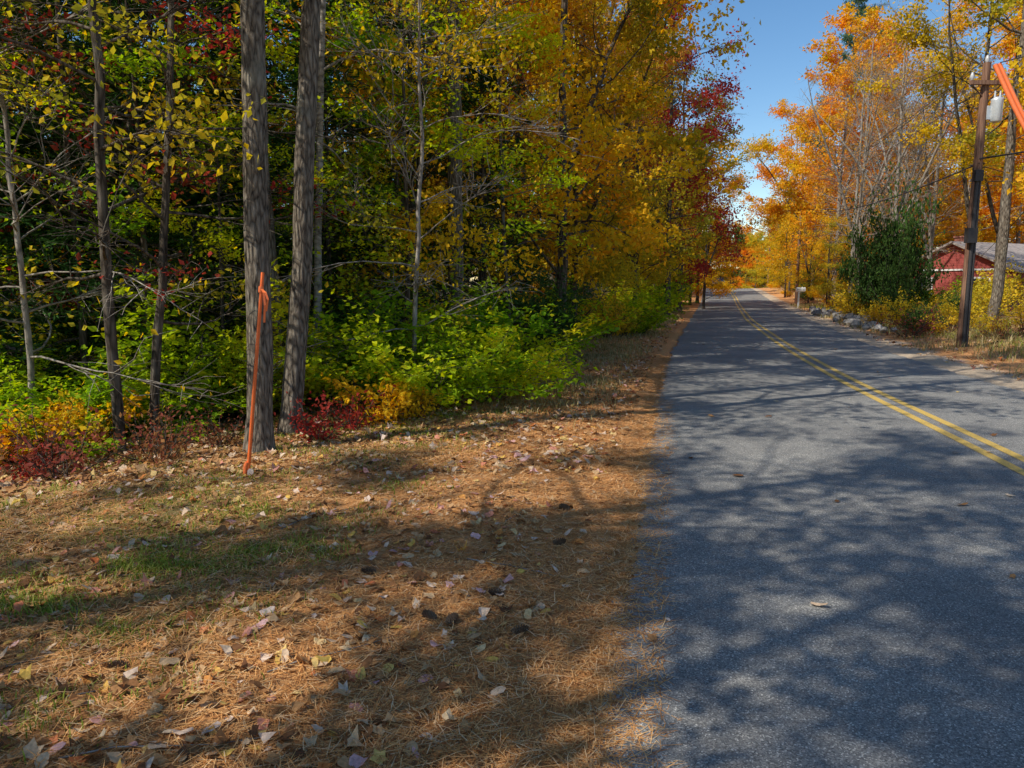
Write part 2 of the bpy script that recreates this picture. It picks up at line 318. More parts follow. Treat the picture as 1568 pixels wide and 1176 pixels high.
# tall oaks whose crowns shade the road
for k,x,y,s,z in [('shade',-3.0,9.6,.95,1.15),('shade',-.9,13.2,.95,1.2),('russ',-3.2,16.8,1.,1.25),('shade',.4,19.4,1.,1.3),('shade',-4.8,11.6,1.,1.2),('russ',2.4,24.3,1.,1.2),('shade',3.2,30.5,1.,1.3),('shade',5.6,36.5,1.,1.25)]:
    tree(k,x,y,s,None,z); pts.append((x,y))
def edge(y): return np.interp(y,[-20,3,5.4,8.6,14,23,60,200],[7,6,5.2,3.6,2.6,2.,2.2,2.5])
def scatter(side,n,y0,y1,d0,d1,kinds,md,ex=0.):
    c=0
    for _ in range(n*14):
        if c>=n: break
        y=R.uniform(y0,y1);d=R.uniform(d0,d1)
        if side=='L': d+=edge(y); x=float(xL(y))-d
        else: x=float(xR(y))+d+2.2
        if any((x-a)**2+(y-b)**2<md*md for a,b in pts): continue
        if y<-1 and side=='L' and d<6: continue
        ks,ws=zip(*kinds); k=ks[R.choice(len(ks),p=np.array(ws)/sum(ws))]
        tree(k,x,y,R.uniform(.75,1.2),tilt=(R.normal(0,.035),R.normal(0,.035)));pts.append((x,y));c+=1
scatter('L',13,8,22,1.5,9,[('sap_g1',3),('sap_g2',3),('sap_g3',1),('hem2',3),('sap_b',1.5),('sap_n',1),('sap_o',1)],1.3)
scatter('L',18,7,30,8,20,[('hem1',4),('hem2',2),('hem3',3),('olive1',1),('sap_g1',2.5),('sap_o',1),('sap_g3',1)],2.1)
scatter('L',10,14,45,18,30,[('hem3',2.5),('olive2',2),('gold2',2),('orange2',1.5),('pine1',1)],3.2)
scatter('L',18,26,75,1,12,[('olive1',3),('olive2',2),('gold1',2),('hem1',3),('orange2',1.5),('russ',2),('pine2',1)],2.4)
scatter('L',16,60,115,.9,8,[('olive1',3),('gold1',3),('orange2',2),('red1',.7),('hem1',1),('pine1',1)],2.6)
scatter('L',26,4,60,26,34,[('far_o',3),('far_h',4)],3)
scatter('L',14,60,115,7,14,[('far_o',3),('far_h',3),('far_g',1)],3)
# unseen trees added beside / behind the camera to shade the foreground
for k,x,y,s,r in [('shade',-7.3,-1.2,.95,0),('shade',-3.6,-1.4,.88,2),('shade',-11.0,-.2,.95,4),('shade',-6.0,-5.2,.95,1),('oak1',-2.2,-5.8,.9,3),('oak2',-9.6,-4.5,.95,5),('shade',-4.7,2.0,.78,3.4)]:
    tree(k,x,y,s,r)
# right side
RT=[('orange1',21.2,49,1.12),('orange1',25.5,56,1.3),('gold2',23,57,1.1),('bare1',18.5,36.5,.98),('bare1',20.0,43,1.08),('bare2',17.2,38,1.),('bare1',23.5,46,1.1),('bare2',21.5,38.5,1.1),
 ('olive2',30,54,1.05),('orange1',37,55,1.2),('gold3',42,55,1.2),('shade',15.75,24.4,1.15),('gold2',34,57,1.2),('orange1',32,53,1.15),('pine1',28,58,1.1),
 ('gold3',23.4,36,1.05),('orange3',26.4,36,1.05),('gold3',18.7,30.5,1.0),('orange3',27.5,33.5,1.),
 ('gold1',21.5,54,.6),('gold1',24.2,66,.7),('gold1',27.5,74,.8),('pine1',31,70,1.5),('orange1',29,78,1.2),('olive1',31,84,.9),('orange2',34,95,.9),('gold2',38,104,1),
 ('hem1',38,64,1.2),('gold1',19.6,46,.5),('olive1',18.6,44,.45),('sap_r',26,62,.9)]
for k,x,y,s in RT: tree(k,x,y,s); pts.append((x,y))
scatter('R',18,60,120,1.,12,[('gold1',3),('orange2',2),('olive1',2.5),('bare1',1.5),('orange1',1.5),('red1',.7)],3)
scatter('R',8,60,100,14,36,[('orange1',3),('gold2',2),('bare2',1.5),('olive2',2),('pine1',1)],4)
scatter('R',20,56,120,14,30,[('far_o',3),('far_h',1.5),('far_g',2.5)],3)
# far end of the road: woods close the view on the bend
for i in range(22):
    y=R.uniform(150,172);x=33+i*1.25+R.normal(0,.6)
    if x<float(xR(y))+2.5 and x>float(xL(y))-2: y=176+R.uniform(0,8)
    tree(['gold1','far_o','orange2','far_g','far_o','far_h'][R.integers(6)],x,y,R.uniform(.9,1.3))
for i in range(32):
    y=R.uniform(185,205);x=0+i*2.7
    tree(['far_o','far_g','far_h','far_o'][R.integers(4)],x,y,R.uniform(1.2,1.6))
tree('gold2',17.5,20.5,1.15,zs=1.6)
# shrubs
sg=shrub(81,1.35,1.15,4800,.09,'ygreen',26,.8,.07)
sg2=shrub(82,1.3,1.0,3800,.09,'green',22,.8,.07)
put('beech_shrub',sg,-1.25,9.3,.98,1.);put('beech_shrub',sg,-.35,10.0,.85,2.);put('beech_shrub',sg,-2.0,9.7,.9,.5);put('beech_shrub',sg2,-1.0,10.6,1.25,.5);put('beech_shrub',sg2,-4.0,8.6,.9,.5);put('beech_shrub',sg,-5.4,8.0,.8,.5)
sy=shrub(83,.55,.6,800,.075,'gold',14,.5,.05);sr=shrub(84,.6,.6,330,.06,'redbrown',12,.4,.08);srr=shrub(88,.5,.5,350,.06,'red',10,.4,.07);so=shrub(85,.8,.9,1300,.07,'olive',18,.5,.07);sd=shrub(86,1.1,1.5,4000,.085,'darkgreen',26,.3,.1)
put('yellow_shrub',sy,-1.5,8.2,1);put('yellow_shrub',sy,-1.15,8.5,.7);put('red_shrub',srr,-2.0,7.5,.8);put('red_shrub',srr,-1.75,7.9,.8)
for x,y,s in [(-3.2,6.6,.8),(-3.9,6.2,.9),(-4.7,6.0,.9),(-5.4,6.5,1.),(-3.5,7.0,.7),(-.8,9.3,.45),(-2.9,7.2,.6)]: put('red_shrub',sr,x,y,s)
put('olive_shrub',so,-4.4,6.9,.6);put('red_shrub',srr,-4.2,6.3,.6)
def shname(me): return {so:'olive_shrub',sg2:'beech_shrub',sg:'beech_shrub',sy:'yellow_shrub',sr:'red_shrub',sd:'evergreen_shrub'}[me]
for i in range(75):
    y=6.5+R.random()**1.2*75; d=edge(y)+R.uniform(-.6,2.5); x=float(xL(y))-d
    me=[so,sg2,sy,sr,so,sd,sg][R.integers(7)]
    if (y>9 or x<-4) and not (me is sd and y<11): put(shname(me),me,x,y,R.uniform(.5,1.1)*(1+y/90))
for i in range(80):
    y=17+R.random()**1.3*80; x=float(xR(y))+R.uniform(1.,5)*(1+y/80)
    if x<12.2 and y<20: continue
    me=[so,sr,sy,sr,so,sd][R.integers(6)]
    s=R.uniform(.6,1.4)
    if me is sd: s*=.7
    if y<38 and x/y>.56: s*=.8
    put(shname(me),me,x,y,s)
put('evergreen_shrub',sd,15.1,29.6,1.1,0,3.1);put('evergreen_shrub',sd,14.4,29.8,1.1,2,2.5);put('evergreen_shrub',sd,15.9,30.4,1.2,4,2.2);put('evergreen_shrub',sd,14.6,28.6,1.0,1,1.6)
for x,y,s in [(13.6,22.4,1.0),(14.6,21,.9),(12.9,19.8,.7),(14.3,19,.8),(12.2,21.3,.8),(13.2,25,1.1),(17.5,27,1.4),(19.9,31,1.9),(18.6,29,1.5),(21.5,32.5,2.)]: put('olive_shrub',so,x,y,s)
for x,y,s in [(12.6,19,.8),(13.6,19.6,.9),(15.2,20.5,.9),(16.5,23,1.)]: put('red_shrub',sr,x,y,s)
for x,y,s in [(17.6,30.5,1.2)]: put('beech_shrub',sg2,x,y,s)
# ------------------------------------------------------------------ ground
ysg=np.concatenate([-80+np.arange(0,80,5.),np.arange(0,15,.12),15*1.018**np.arange(1,190)]);ysg=np.clip(ysg,-80,415)
ysg=np.unique(ysg)
ul=np.concatenate([np.arange(0,7,.1),7*1.06**np.arange(0,70)]); ul=ul[::-1]
ur=np.concatenate([np.arange(0,2,.2),2*1.08**np.arange(0,70)])
Y=ysg[:,None]
X=np.concatenate([xL(Y)-ul[None],xL(Y)+(xR(Y)-xL(Y))*np.array([.25,.5,.75])[None],xR(Y)+ur[None]],1);YY=np.repeat(Y,X.shape[1],1)
Z=gh(X,YY); D=np.maximum(xL(YY)-X,X-xR(YY)); S=(X>xR(YY)-.5).astype(float)
nr,nc=X.shape; i=np.arange(nr-1)[:,None]*nc+np.arange(nc-1)[None]
F=np.stack([i,i+1,i+nc+1,i+nc],-1).reshape(-1,4)
m,nt,ns,L=newmat('ground_litter')
geo=N(nt,'ShaderNodeNewGeometry');pos=geo.outputs['Position']
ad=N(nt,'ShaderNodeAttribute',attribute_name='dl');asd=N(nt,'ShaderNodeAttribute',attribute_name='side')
def noi(scale,det=4.,rough=.6,vec=None,dist=0.):
    n=N(nt,'ShaderNodeTexNoise',i_Scale=scale,i_Detail=det,i_Roughness=rough,i_Distortion=dist);L.new(vec or pos,n.inputs['Vector']);return n.outputs['Fac']
n1=noi(45,6,.75,dist=1.5);rpn=ramp(nt,[(.3,(.22,.085,.03)),(.48,(.6,.27,.09)),(.6,(.78,.4,.14)),(.75,(.86,.52,.23))]);L.new(n1,rpn.inputs[0])
vo=N(nt,'ShaderNodeTexVoronoi',i_Scale=18.,i_Randomness=1.);L.new(pos,vo.inputs['Vector'])
sx=N(nt,'ShaderNodeSeparateColor');L.new(vo.outputs['Color'],sx.inputs[0])
rpl=ramp(nt,[(0,(.15,.08,.04)),(.35,(.36,.19,.08)),(.6,(.5,.29,.13)),(.85,(.6,.41,.22)),(1,(.5,.2,.05))]);L.new(sx.outputs[0],rpl.inputs[0])
lit=mixc(nt,.5,rpl.outputs[0],rpn.outputs[0])
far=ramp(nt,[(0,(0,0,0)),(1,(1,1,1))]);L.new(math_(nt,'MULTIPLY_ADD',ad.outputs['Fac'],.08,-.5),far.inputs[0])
g=math_(nt,'MULTIPLY_ADD',noi(.8,3),2.2,ad.outputs['Fac'])
g1=ramp(nt,[(0,(0,0,0)),(1,(1,1,1))]);L.new(math_(nt,'MULTIPLY_ADD',g,.5,-1.4),g1.inputs[0])
c=mixc(nt,g1.outputs[0],rpn.outputs[0],lit)
gr=ramp(nt,[(.46,(0,0,0)),(.6,(.75,.75,.75))]);L.new(noi(.7,5,.65),gr.inputs[0])
grn=ramp(nt,[(.35,(.11,.13,.03)),(.65,(.32,.34,.07))]);L.new(noi(60,3),grn.inputs[0])
band=math_(nt,'MULTIPLY',gr.outputs[0],g1.outputs[0]); 
c=mixc(nt,band,c,grn.outputs[0])
sand=ramp(nt,[(.3,(.4,.3,.2)),(.7,(.64,.5,.35))]);L.new(noi(30,5),sand.inputs[0])
sd_=math_(nt,'SUBTRACT',1.7,math_(nt,'MULTIPLY_ADD',noi(1.2,4),1.3,ad.outputs['Fac']));sdc=math_(nt,'MULTIPLY',math_(nt,'MULTIPLY',sd_,3.),asd.outputs['Fac']);sdc_=nt.nodes.new('ShaderNodeClamp');L.new(sdc,sdc_.inputs[0])
c=mixc(nt,sdc_.outputs[0],c,sand.outputs[0])
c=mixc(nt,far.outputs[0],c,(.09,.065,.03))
b=N(nt,'ShaderNodeBump',i_Strength=.8,i_Distance=.03);L.new(math_(nt,'MULTIPLY_ADD',vo.outputs['Distance'],.3,n1),b.inputs['Height'])
p=N(nt,'ShaderNodeBsdfPrincipled',i_Roughness=.9);L.new(c,p.inputs['Base Color']);L.new(b.outputs[0],p.inputs['Normal'])
o=N(nt,'ShaderNodeOutputMaterial');L.new(p.outputs[0],o.inputs[0]); gm=m
me=build_mesh('ground',np.stack([X.ravel(),YY.ravel(),Z.ravel()],-1),[(F,0,None,True)],[gm])
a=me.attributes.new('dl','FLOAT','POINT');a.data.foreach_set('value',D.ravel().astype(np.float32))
a=me.attributes.new('side','FLOAT','POINT');a.data.foreach_set('value',S.ravel().astype(np.float32))
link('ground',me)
# road
m,nt,ns,L=newmat('asphalt');geo=N(nt,'ShaderNodeNewGeometry');pos=geo.outputs['Position']
vo=N(nt,'ShaderNodeTexVoronoi',i_Scale=180.);L.new(pos,vo.inputs['Vector']);sx=N(nt,'ShaderNodeSeparateColor');L.new(vo.outputs['Color'],sx.inputs[0])
rp=ramp(nt,[(0,(.1,.097,.093)),(.5,(.21,.203,.19)),(.86,(.31,.296,.27)),(.96,(.45,.43,.39)),(1,(.7,.66,.59))]);L.new(sx.outputs[0],rp.inputs[0])
big=ramp(nt,[(.35,(.8,.8,.81)),(.65,(1.14,1.13,1.11))]);L.new(noi(1.1,6,.65),big.inputs[0])
c=mixc(nt,1.,rp.outputs[0],big.outputs[0],'MULTIPLY')
b=N(nt,'ShaderNodeBump',i_Strength=.5,i_Distance=.005);L.new(vo.outputs['Distance'],b.inputs['Height'])
p=N(nt,'ShaderNodeBsdfPrincipled',i_Roughness=.9);L.new(c,p.inputs['Base Color']);L.new(b.outputs[0],p.inputs['Normal'])
o=N(nt,'ShaderNodeOutputMaterial');L.new(p.outputs[0],o.inputs[0]); road=m
def ribbon(name,fa,fb,z,mat,ys,cols=8):
    w=np.linspace(0,1,cols)[None];a=fa(ys)[:,None];b_=fb(ys)[:,None]
    X=a+(b_-a)*w;YY=np.repeat(ys[:,None],cols,1)
    i=np.arange(len(ys)-1)[:,None]*cols+np.arange(cols-1)[None];F=np.stack([i,i+1,i+cols+1,i+cols],-1).reshape(-1,4)
    link(name,build_mesh(name,np.stack([X.ravel(),YY.ravel(),z+zr(YY).ravel()],-1),[(F,0,None,True)],[mat]))
ysr=np.unique(np.concatenate([np.arange(-80,0,2.),np.arange(0,25,.04),np.arange(25,410,.5)]))
ej=lambda y,s:(.025*np.sin(y*5.1+s)+.02*np.sin(y*13.7+2*s)+.015*np.sin(y*31+s)+.03*np.sin(y*1.7+s)+.01*np.sin(y*67))
ribbon('road',lambda y:xL(y)+ej(y,0)-.03,lambda y:xR(y)+ej(y,2),0.0,road,ysr)
m,nt,ns,L=newmat('yellow_paint');geo=N(nt,'ShaderNodeNewGeometry');pos=geo.outputs['Position']
rp=ramp(nt,[(.36,(.28,.23,.13)),(.48,(.62,.4,.08)),(.7,(.74,.49,.11))]);L.new(noi(70,5,.7),rp.inputs[0])
p=N(nt,'ShaderNodeBsdfPrincipled',i_Roughness=.7);L.new(rp.outputs[0],p.inputs['Base Color']);o=N(nt,'ShaderNodeOutputMaterial');L.new(p.outputs[0],o.inputs[0]);yp=m
for k,off in enumerate((-.17,.07)):
    ribbon('road_centre_line',lambda y:xY(y)+off,lambda y:xY(y)+off+.105,.004,yp,ysr,2)
# ------------------------------------------------------------------ litter
def litter(name,n,ymin,ymax,dmin,dmax,size,mat,seed,side='L',pw=1.,curl=1.):
    rng=np.random.default_rng(seed)
    y=ymin*(ymax/ymin)**rng.random(n); d=dmin+(dmax-dmin)*rng.random(n)**pw
    x=(xL(y)-d) if side=='L' else (xR(y)+d)
    z=gh(x,y); z=np.where((x>xL(y))&(x<xR(y)),.002,z)+.006
    k=10;a=np.linspace(0,2*np.pi,k,endpoint=False)[None]
    star=np.where(rng.random(n)[:,None]<.45,np.where(np.arange(k)%2==0,1,.68)[None],(.62+.38*np.abs(np.cos(a)))) 
    rr=size*rng.uniform(.45,1.25,n)[:,None]*star*rng.uniform(.8,1.2,(n,k))*.5
    lx=rr*np.cos(a);ly=rr*np.sin(a)*rng.uniform(.5,1,n)[:,None]; cu=rng.uniform(-.2,1.2,n)[:,None]*curl
    lz=cu*(ly**2)/size*2.4+curl*rng.uniform(-.3,.6,n)[:,None]*lx**2/size*2.+rng.normal(0,.03,(n,k))*size*curl
    th=rng.uniform(0,6.28,n)[:,None];t1=rng.normal(0,.22*curl,n)[:,None];t2=rng.normal(0,.22*curl,n)[:,None]
    lz=lz+lx*t1+ly*t2; gx=lx*np.cos(th)-ly*np.sin(th);gy=lx*np.sin(th)+ly*np.cos(th)
    lz=lz-lz.min(1,keepdims=True)*.85
    V=np.stack([x[:,None]+gx,y[:,None]+gy,z[:,None]+lz],-1).reshape(-1,3)
    link(name,build_mesh(name,V,[(np.arange(n*k).reshape(n,k),0,rng.random(n),False)],[mat]))
def rndmat(name,cols,tr=.15):
    m,nt,ns,L=newmat(name);at=N(nt,'ShaderNodeAttribute',attribute_name='rnd')
    rp=ramp(nt,cols);L.new(at.outputs['Fac'],rp.inputs[0])
    g=N(nt,'ShaderNodeNewGeometry');no=N(nt,'ShaderNodeTexNoise',i_Scale=70.);L.new(g.outputs['Position'],no.inputs['Vector'])
    vr=ramp(nt,[(.3,(.7,.7,.7)),(.7,(1.1,1.1,1.1))]);L.new(no.outputs['Fac'],vr.inputs[0]);c=mixc(nt,1.,rp.outputs[0],vr.outputs[0],'MULTIPLY')
    d=N(nt,'ShaderNodeBsdfDiffuse');L.new(c,d.inputs['Color']);t=N(nt,'ShaderNodeBsdfTranslucent');L.new(c,t.inputs['Color'])
    mx=N(nt,'ShaderNodeMixShader');mx.inputs[0].default_value=tr;L.new(d.outputs[0],mx.inputs[1]);L.new(t.outputs[0],mx.inputs[2])
    o=N(nt,'ShaderNodeOutputMaterial');L.new(mx.outputs[0],o.inputs[0]);return m
fl=rndmat('fallen_leaf',[(0,(.16,.075,.04)),(.2,(.36,.17,.07)),(.42,(.52,.28,.12)),(.6,(.62,.42,.23)),(.76,(.8,.62,.5)),(.86,(.78,.52,.12)),(.93,(.66,.2,.07)),(1,(.74,.46,.44))])
litter('fallen_leaves',10500,1.6,9,.25,6.5,.066,fl,1,pw=.7)
litter('fallen_leaves',11000,6,34,.3,6,.085,fl,2)
litter('fallen_leaves',5000,5,30,4,14,.1,fl,5)
litter('fallen_leaves',2200,9,45,.4,6,.11,fl,3,'R')
litter('fallen_leaves',50,2.4,20,-4.8,-.05,.08,fl,4,pw=1.6,curl=.5)
litter('fallen_leaves',30,3.0,16,-.3,.2,.06,fl,14,curl=.4)
def needles(n,ymin,ymax,dmin,dmax,seed,pw=1.):
    rng=np.random.default_rng(seed);y=ymin*(ymax/ymin)**rng.random(n);d=dmin+(dmax-dmin)*rng.random(n)**pw;x=xL(y)-d
    z=np.maximum(gh(x,y),0)+rng.uniform(.001,.018,n)*np.clip(d*3,.1,1);a=rng.uniform(0,6.28,n);Ln=rng.uniform(.05,.11,n);w=.0009+.00022*y
    bx=np.cos(a);by=np.sin(a);cv=rng.normal(0,.15,n)
    P0=np.stack([x,y,z],-1);dr=np.stack([bx,by,rng.normal(0,.1,n)],-1);pr=np.stack([-by,bx,0*bx],-1)
    Pm=P0+dr*Ln[:,None]*.5+pr*(cv*Ln)[:,None]*.5;P1=P0+dr*Ln[:,None];P1[:,2]=np.maximum(P1[:,2],.003);W=pr*w[:,None]
    V=np.stack([P0-W,P0+W,Pm+W,Pm-W,P1+W*.5,P1-W*.5],1).reshape(-1,3);k=np.arange(n)[:,None]*6
    F=np.concatenate([k+np.array([[0,1,2,3]]),k+np.array([[3,2,4,5]])]);r=rng.random(n)
    link('pine_needles',build_mesh('pine_needles',V,[(F,0,np.concatenate([r,r]),False)],[nm_]))
nm_=rndmat('dead_needles',[(0,(.3,.12,.045)),(.3,(.66,.3,.1)),(.6,(.84,.43,.15)),(.85,(.88,.54,.24)),(1,(.9,.65,.38))],.1)
needles(70000,1.5,7,.0,4.5,11,1.3);needles(40000,6,16,0,3.2,12,1.2);needles(4500,1.5,10,-.2,.1,13)
def grass(n,cx,cy,sx_,sy_,h,mat,seed,name='grass'):
    rng=np.random.default_rng(seed);c=rng.integers(0,len(cx),n);x=np.array(cx)[c]+rng.normal(0,sx_,n);y=np.array(cy)[c]+rng.normal(0,sy_,n)
    keep=x<xL(y)-.5 if name=='grass' else x>xR(y)+.6
    x=x[keep];y=y[keep];n=len(x);z=gh(x,y)-.005;a=rng.uniform(0,6.28,n);H=h*rng.uniform(.4,1.2,n);ln=rng.uniform(.3,1.1,n)
    dr=np.stack([np.cos(a),np.sin(a),0*a],-1);pr=np.stack([-np.sin(a),np.cos(a),0*a],-1)*(.0022+.0003*y)[:,None];up=np.array([0,0,1.])
    P0=np.stack([x,y,z],-1);P1=P0+up*H[:,None]*.6+dr*(H*ln*.3)[:,None];P2=P0+up*(H*.85)[:,None]+dr*(H*ln)[:,None]
    V=np.stack([P0-pr,P0+pr,P1+pr*.8,P1-pr*.8,P2+pr*.1,P2-pr*.1],1).reshape(-1,3);k=np.arange(n)[:,None]*6
    F=np.concatenate([k+np.array([[0,1,2,3]]),k+np.array([[3,2,4,5]])]);r=rng.random(n)
    link(name,build_mesh(name,V,[(F,0,np.concatenate([r,r]),False)],[mat]))
gmat=rndmat('grass_blade',[(0,(.16,.21,.03)),(.4,(.3,.4,.05)),(.75,(.5,.54,.09)),(1,(.64,.54,.22))],.4)
dmat=rndmat('dry_grass_blade',[(0,(.18,.19,.06)),(.4,(.4,.32,.13)),(.7,(.52,.4,.18)),(1,(.66,.54,.3))],.3)
rr=np.random.default_rng(5)
gx=np.concatenate([rr.normal(-1.8,.28,9),rr.normal(-1.35,.15,3),rr.normal(-2.3,.3,5)]);gy=np.concatenate([rr.normal(4.1,.16,9),rr.normal(4.4,.12,3),rr.normal(3.5,.2,5)])
grass(3600,gx,gy,.1,.07,.06,gmat,21)
gy=rr.uniform(2.2,9,110);gx=xL(gy)-rr.uniform(1.8,5,110)
grass(16000,gx,gy,.18,.13,.05,gmat,22);
gy=rr.uniform(9,45,90);gx=xL(gy)-rr.uniform(.9,2.2,90)
grass(12000,gx,gy,.35,.6,.13,dmat,23)
gy=rr.uniform(12,50,90);gx=xR(gy)+rr.uniform(1.2,5,90)
grass(9000,gx,gy,.5,.6,.22,dmat,24,'dry_grass')
gy=rr.uniform(12,50,60);gx=xR(gy)+rr.uniform(2,6,60)
grass(5000,gx,gy,.4,.6,.2,gmat,25,'roadside_grass')
mb=MB()
for q in range(60):
    y=float(rr.uniform(2,9));x=float(xL(y))-rr.uniform(.5,5);P,_=bez((x,y,float(gh(x,y))+.012),(rr.normal(),rr.normal(),0),rr.uniform(.15,.7),5,rr,0,.15);P[:,2]=gh(P[:,0],P[:,1])+.012
    mb.tube(P,np.linspace(.004,.0015,5),4)
link('fallen_twigs',mb.mesh('fallen_twigs',[BK['gray']]))
mb=MB()
for kx in range(70):
    u=kx/70;a=kx*2.4;r=.022*math.sin(math.pi*(.12+.82*u))**.8;p=np.array([math.cos(a)*r,math.sin(a)*r,u*.1])
    od=np.array([math.cos(a),math.sin(a),.45]);sd2=np.array([-math.sin(a),math.cos(a),0])*.009;b0=np.array([0,0,u*.1])
    mb.add([b0,p+sd2,p+od*.009,p-sd2],[[0,1,2,3]],0,None,False)
mb.tube([(0,0,0),(0,0,.05),(0,0,.1)],[.008,.01,.004],6)
pc=mb.mesh('pine_cone',[plain('cone_brown',(.2,.12,.07),.8)])
for x,y in [(-.12,3.6),(-.36,3.3),(.0,3.15),(.25,4.3),(-.75,3.9),(-.3,3.25),(.4,5.0),(-1.6,2.9)]:
    link('pine_cone',pc,(x,y,float(gh(x,y))+.02),(math.pi/2,0,rr.uniform(0,6.28)),.85)
# ------------------------------------------------------------------ objects
def empty(name,loc,rz=0):
    e=bpy.data.objects.new(name,None);sc.collection.objects.link(e);e.location=loc;e.rotation_euler=(0,0,rz);return e
org=plain('orange_paint',(1.,.17,.03),.5,0,.1)
rib=plain('orange_ribbon',(1.,.2,.05),.45,0,.1)
e=empty('survey_stake',(-2.2,5.97,float(gh(-2.2,5.97))))
mb=MB();mb.tube([(0,0,-.1),(.1,.02,.8),(.2,.03,1.66)],[.016,.015,.014],4,cap=True);link('stake',mb.mesh('stake',[org]),parent=e)
mb=MB()
mb.tube([(.178,.03,1.5),(.18,.03,1.52),(.183,.03,1.55)],[.021,.023,.02],8,cap=True)
for dx,dz in((.03,-.24),(.055,-.15)):
    P=np.array([(.19,.01,1.53),(.195+dx*.6,-.01,1.5),(.19+dx,-.015,1.52+dz*.5),(.18+dx*.8,-.005,1.5+dz)])
    V=np.concatenate([P+np.array([-.008,0,0]),P+np.array([.008,.006,0])]);mb.add(V,[[0,4,5,1],[1,5,6,2],[2,6,7,3]],0,None,False)
link('ribbon',mb.mesh('ribbon',[rib]),parent=e)
mb=MB();mb.tube([(-.01,.0,0.0),(.0,.0,.08),(.012,.0,.11)],[.02,.021,.018],6,cap=True);link('base_flagging',mb.mesh('f',[rib]),parent=e)
pw=barkmat('pole_wood',(.08,.045,.032),(.22,.12,.08),(.34,.2,.13),(30,30,.8),.3,0.)
pd=plain('pole_guard_dark',(.035,.03,.03),.6);steel=plain('galvanised_steel',(.6,.62,.63),.4,.3,.1);cer=plain('insulator_grey',(.5,.5,.5),.3)
og=plain('orange_line_guard',(.85,.2,.06),.4,0,.08);wire=plain('black_wire',(.02,.02,.02),.5)
def upole(x,y,H,full=True):
    e=empty('utility_pole',(x,y,float(gh(x,y))))
    mb=MB();mb.tube([(0,0,-.2),(.02,0,H*.5),(.05,0,H)],[.115,.1,.085],12,cap=True);link('pole',mb.mesh('pole',[pw]),parent=e)
    mb=MB();mb.box((.05,-.1,H-.45),(1.7 if not full else .8,.08,.09));
    mb.tube([(.05,-.03,H-.8),(.35,-.1,H-.5)],[.015,.015],4);mb.tube([(.05,-.03,H-.8),(-.3,-.1,H-.5)],[.015,.015],4)
    link('crossarm',mb.mesh('arm',[pw]),parent=e)
    mb=MB()
    for ix in(-.32,.05,.42): 
        z0=H if ix==.05 else H-.4; mb.tube([(ix,-.1 if ix!=.05 else 0,z0),(ix,-.1 if ix!=.05 else 0,z0+.06),(ix,-.1 if ix!=.05 else 0,z0+.12),(ix,-.1 if ix!=.05 else 0,z0+.17)],[.025,.055,.04,.02],8,cap=True)
    link('insulators',mb.mesh('ins',[cer]),parent=e)
    if full:
        mb=MB();cx=.29;mb.tube([(cx,-.1,H-1.3),(cx,-.1,H-1.27),(cx,-.1,H-.85),(cx,-.1,H-.81),(cx,-.1,H-.77)],[.11,.125,.125,.13,.07],16,cap=True)
        mb.tube([(cx-.06,-.1,H-.8),(cx-.06,-.1,H-.63)],[.025,.018],8,cap=True);mb.tube([(cx+.06,-.1,H-.8),(cx+.06,-.1,H-.63)],[.025,.018],8,cap=True)
        mb.box((.15,-.08,H-1.1),(.14,.05,.3));link('transformer',mb.mesh('tr',[steel]),parent=e)
        mb=MB();mb.tube([(-.03,-.11,0),(-.02,-.1,H*.62)],[.045,.045],8,cap=True);mb.tube([(.05,-.11,0),(.05,-.1,H*.62)],[.03,.03],8,cap=True)
        mb.box((-.09,-.16,2.6),(.22,.16,.34));mb.box((-.02,-.14,3.95),(.18,.1,.25));link('conduit',mb.mesh('cond',[pd]),parent=e)
        mb=MB();p0=np.array([.2,-.05,H-.05]);p1=np.array([1.2,-.9,H-2.6]);
        for s,r in((0,.05),(.14,.04)):
            P=[p0+(p1-p0)*u+np.array([s*.7,0,s*.2+.0-.15*math.sin(math.pi*u)]) for u in np.linspace(0,1,10)];mb.tube(P,[r]*10,8,cap=True)
        link('line_guard',mb.mesh('lg',[og]),parent=e)
    return e
upole(10.72,17.6,6.45); upole(21.0,55,9.,False); upole(34.3,100,9.,False)
def sag(a,b,s,r,n=24):
    u=np.linspace(0,1,n)[:,None];P=np.array(a)*(1-u)+np.array(b)*u;P[:,2]-=4*s*(u*(1-u))[:,0];return P,[r]*n
mb=MB()
for dx,dz in((-.32,-.2),(.05,.17),(.42,-.2),(0,-2.2)):
    mb.tube(*sag((10.72+dx,17.5,6.5+dz),(21+dx,55,9.1+dz),.6,.009 if dz>-1 else .018),4)
    mb.tube(*sag((21+dx,55,9.1+dz),(34.3+dx,100,9.6+dz),.6,.014),4)
mb.tube(*sag((10.72,17.5,4.4),(25,-4,7.),.5,.02),4);mb.tube(*sag((11.,17.5,6.5),(25,-4,9.),.5,.012),4);mb.tube(*sag((11.9,16.7,3.9),(25.4,42.5,2.2),.3,.012),4)
link('power_lines',mb.mesh('power_lines',[wire]))
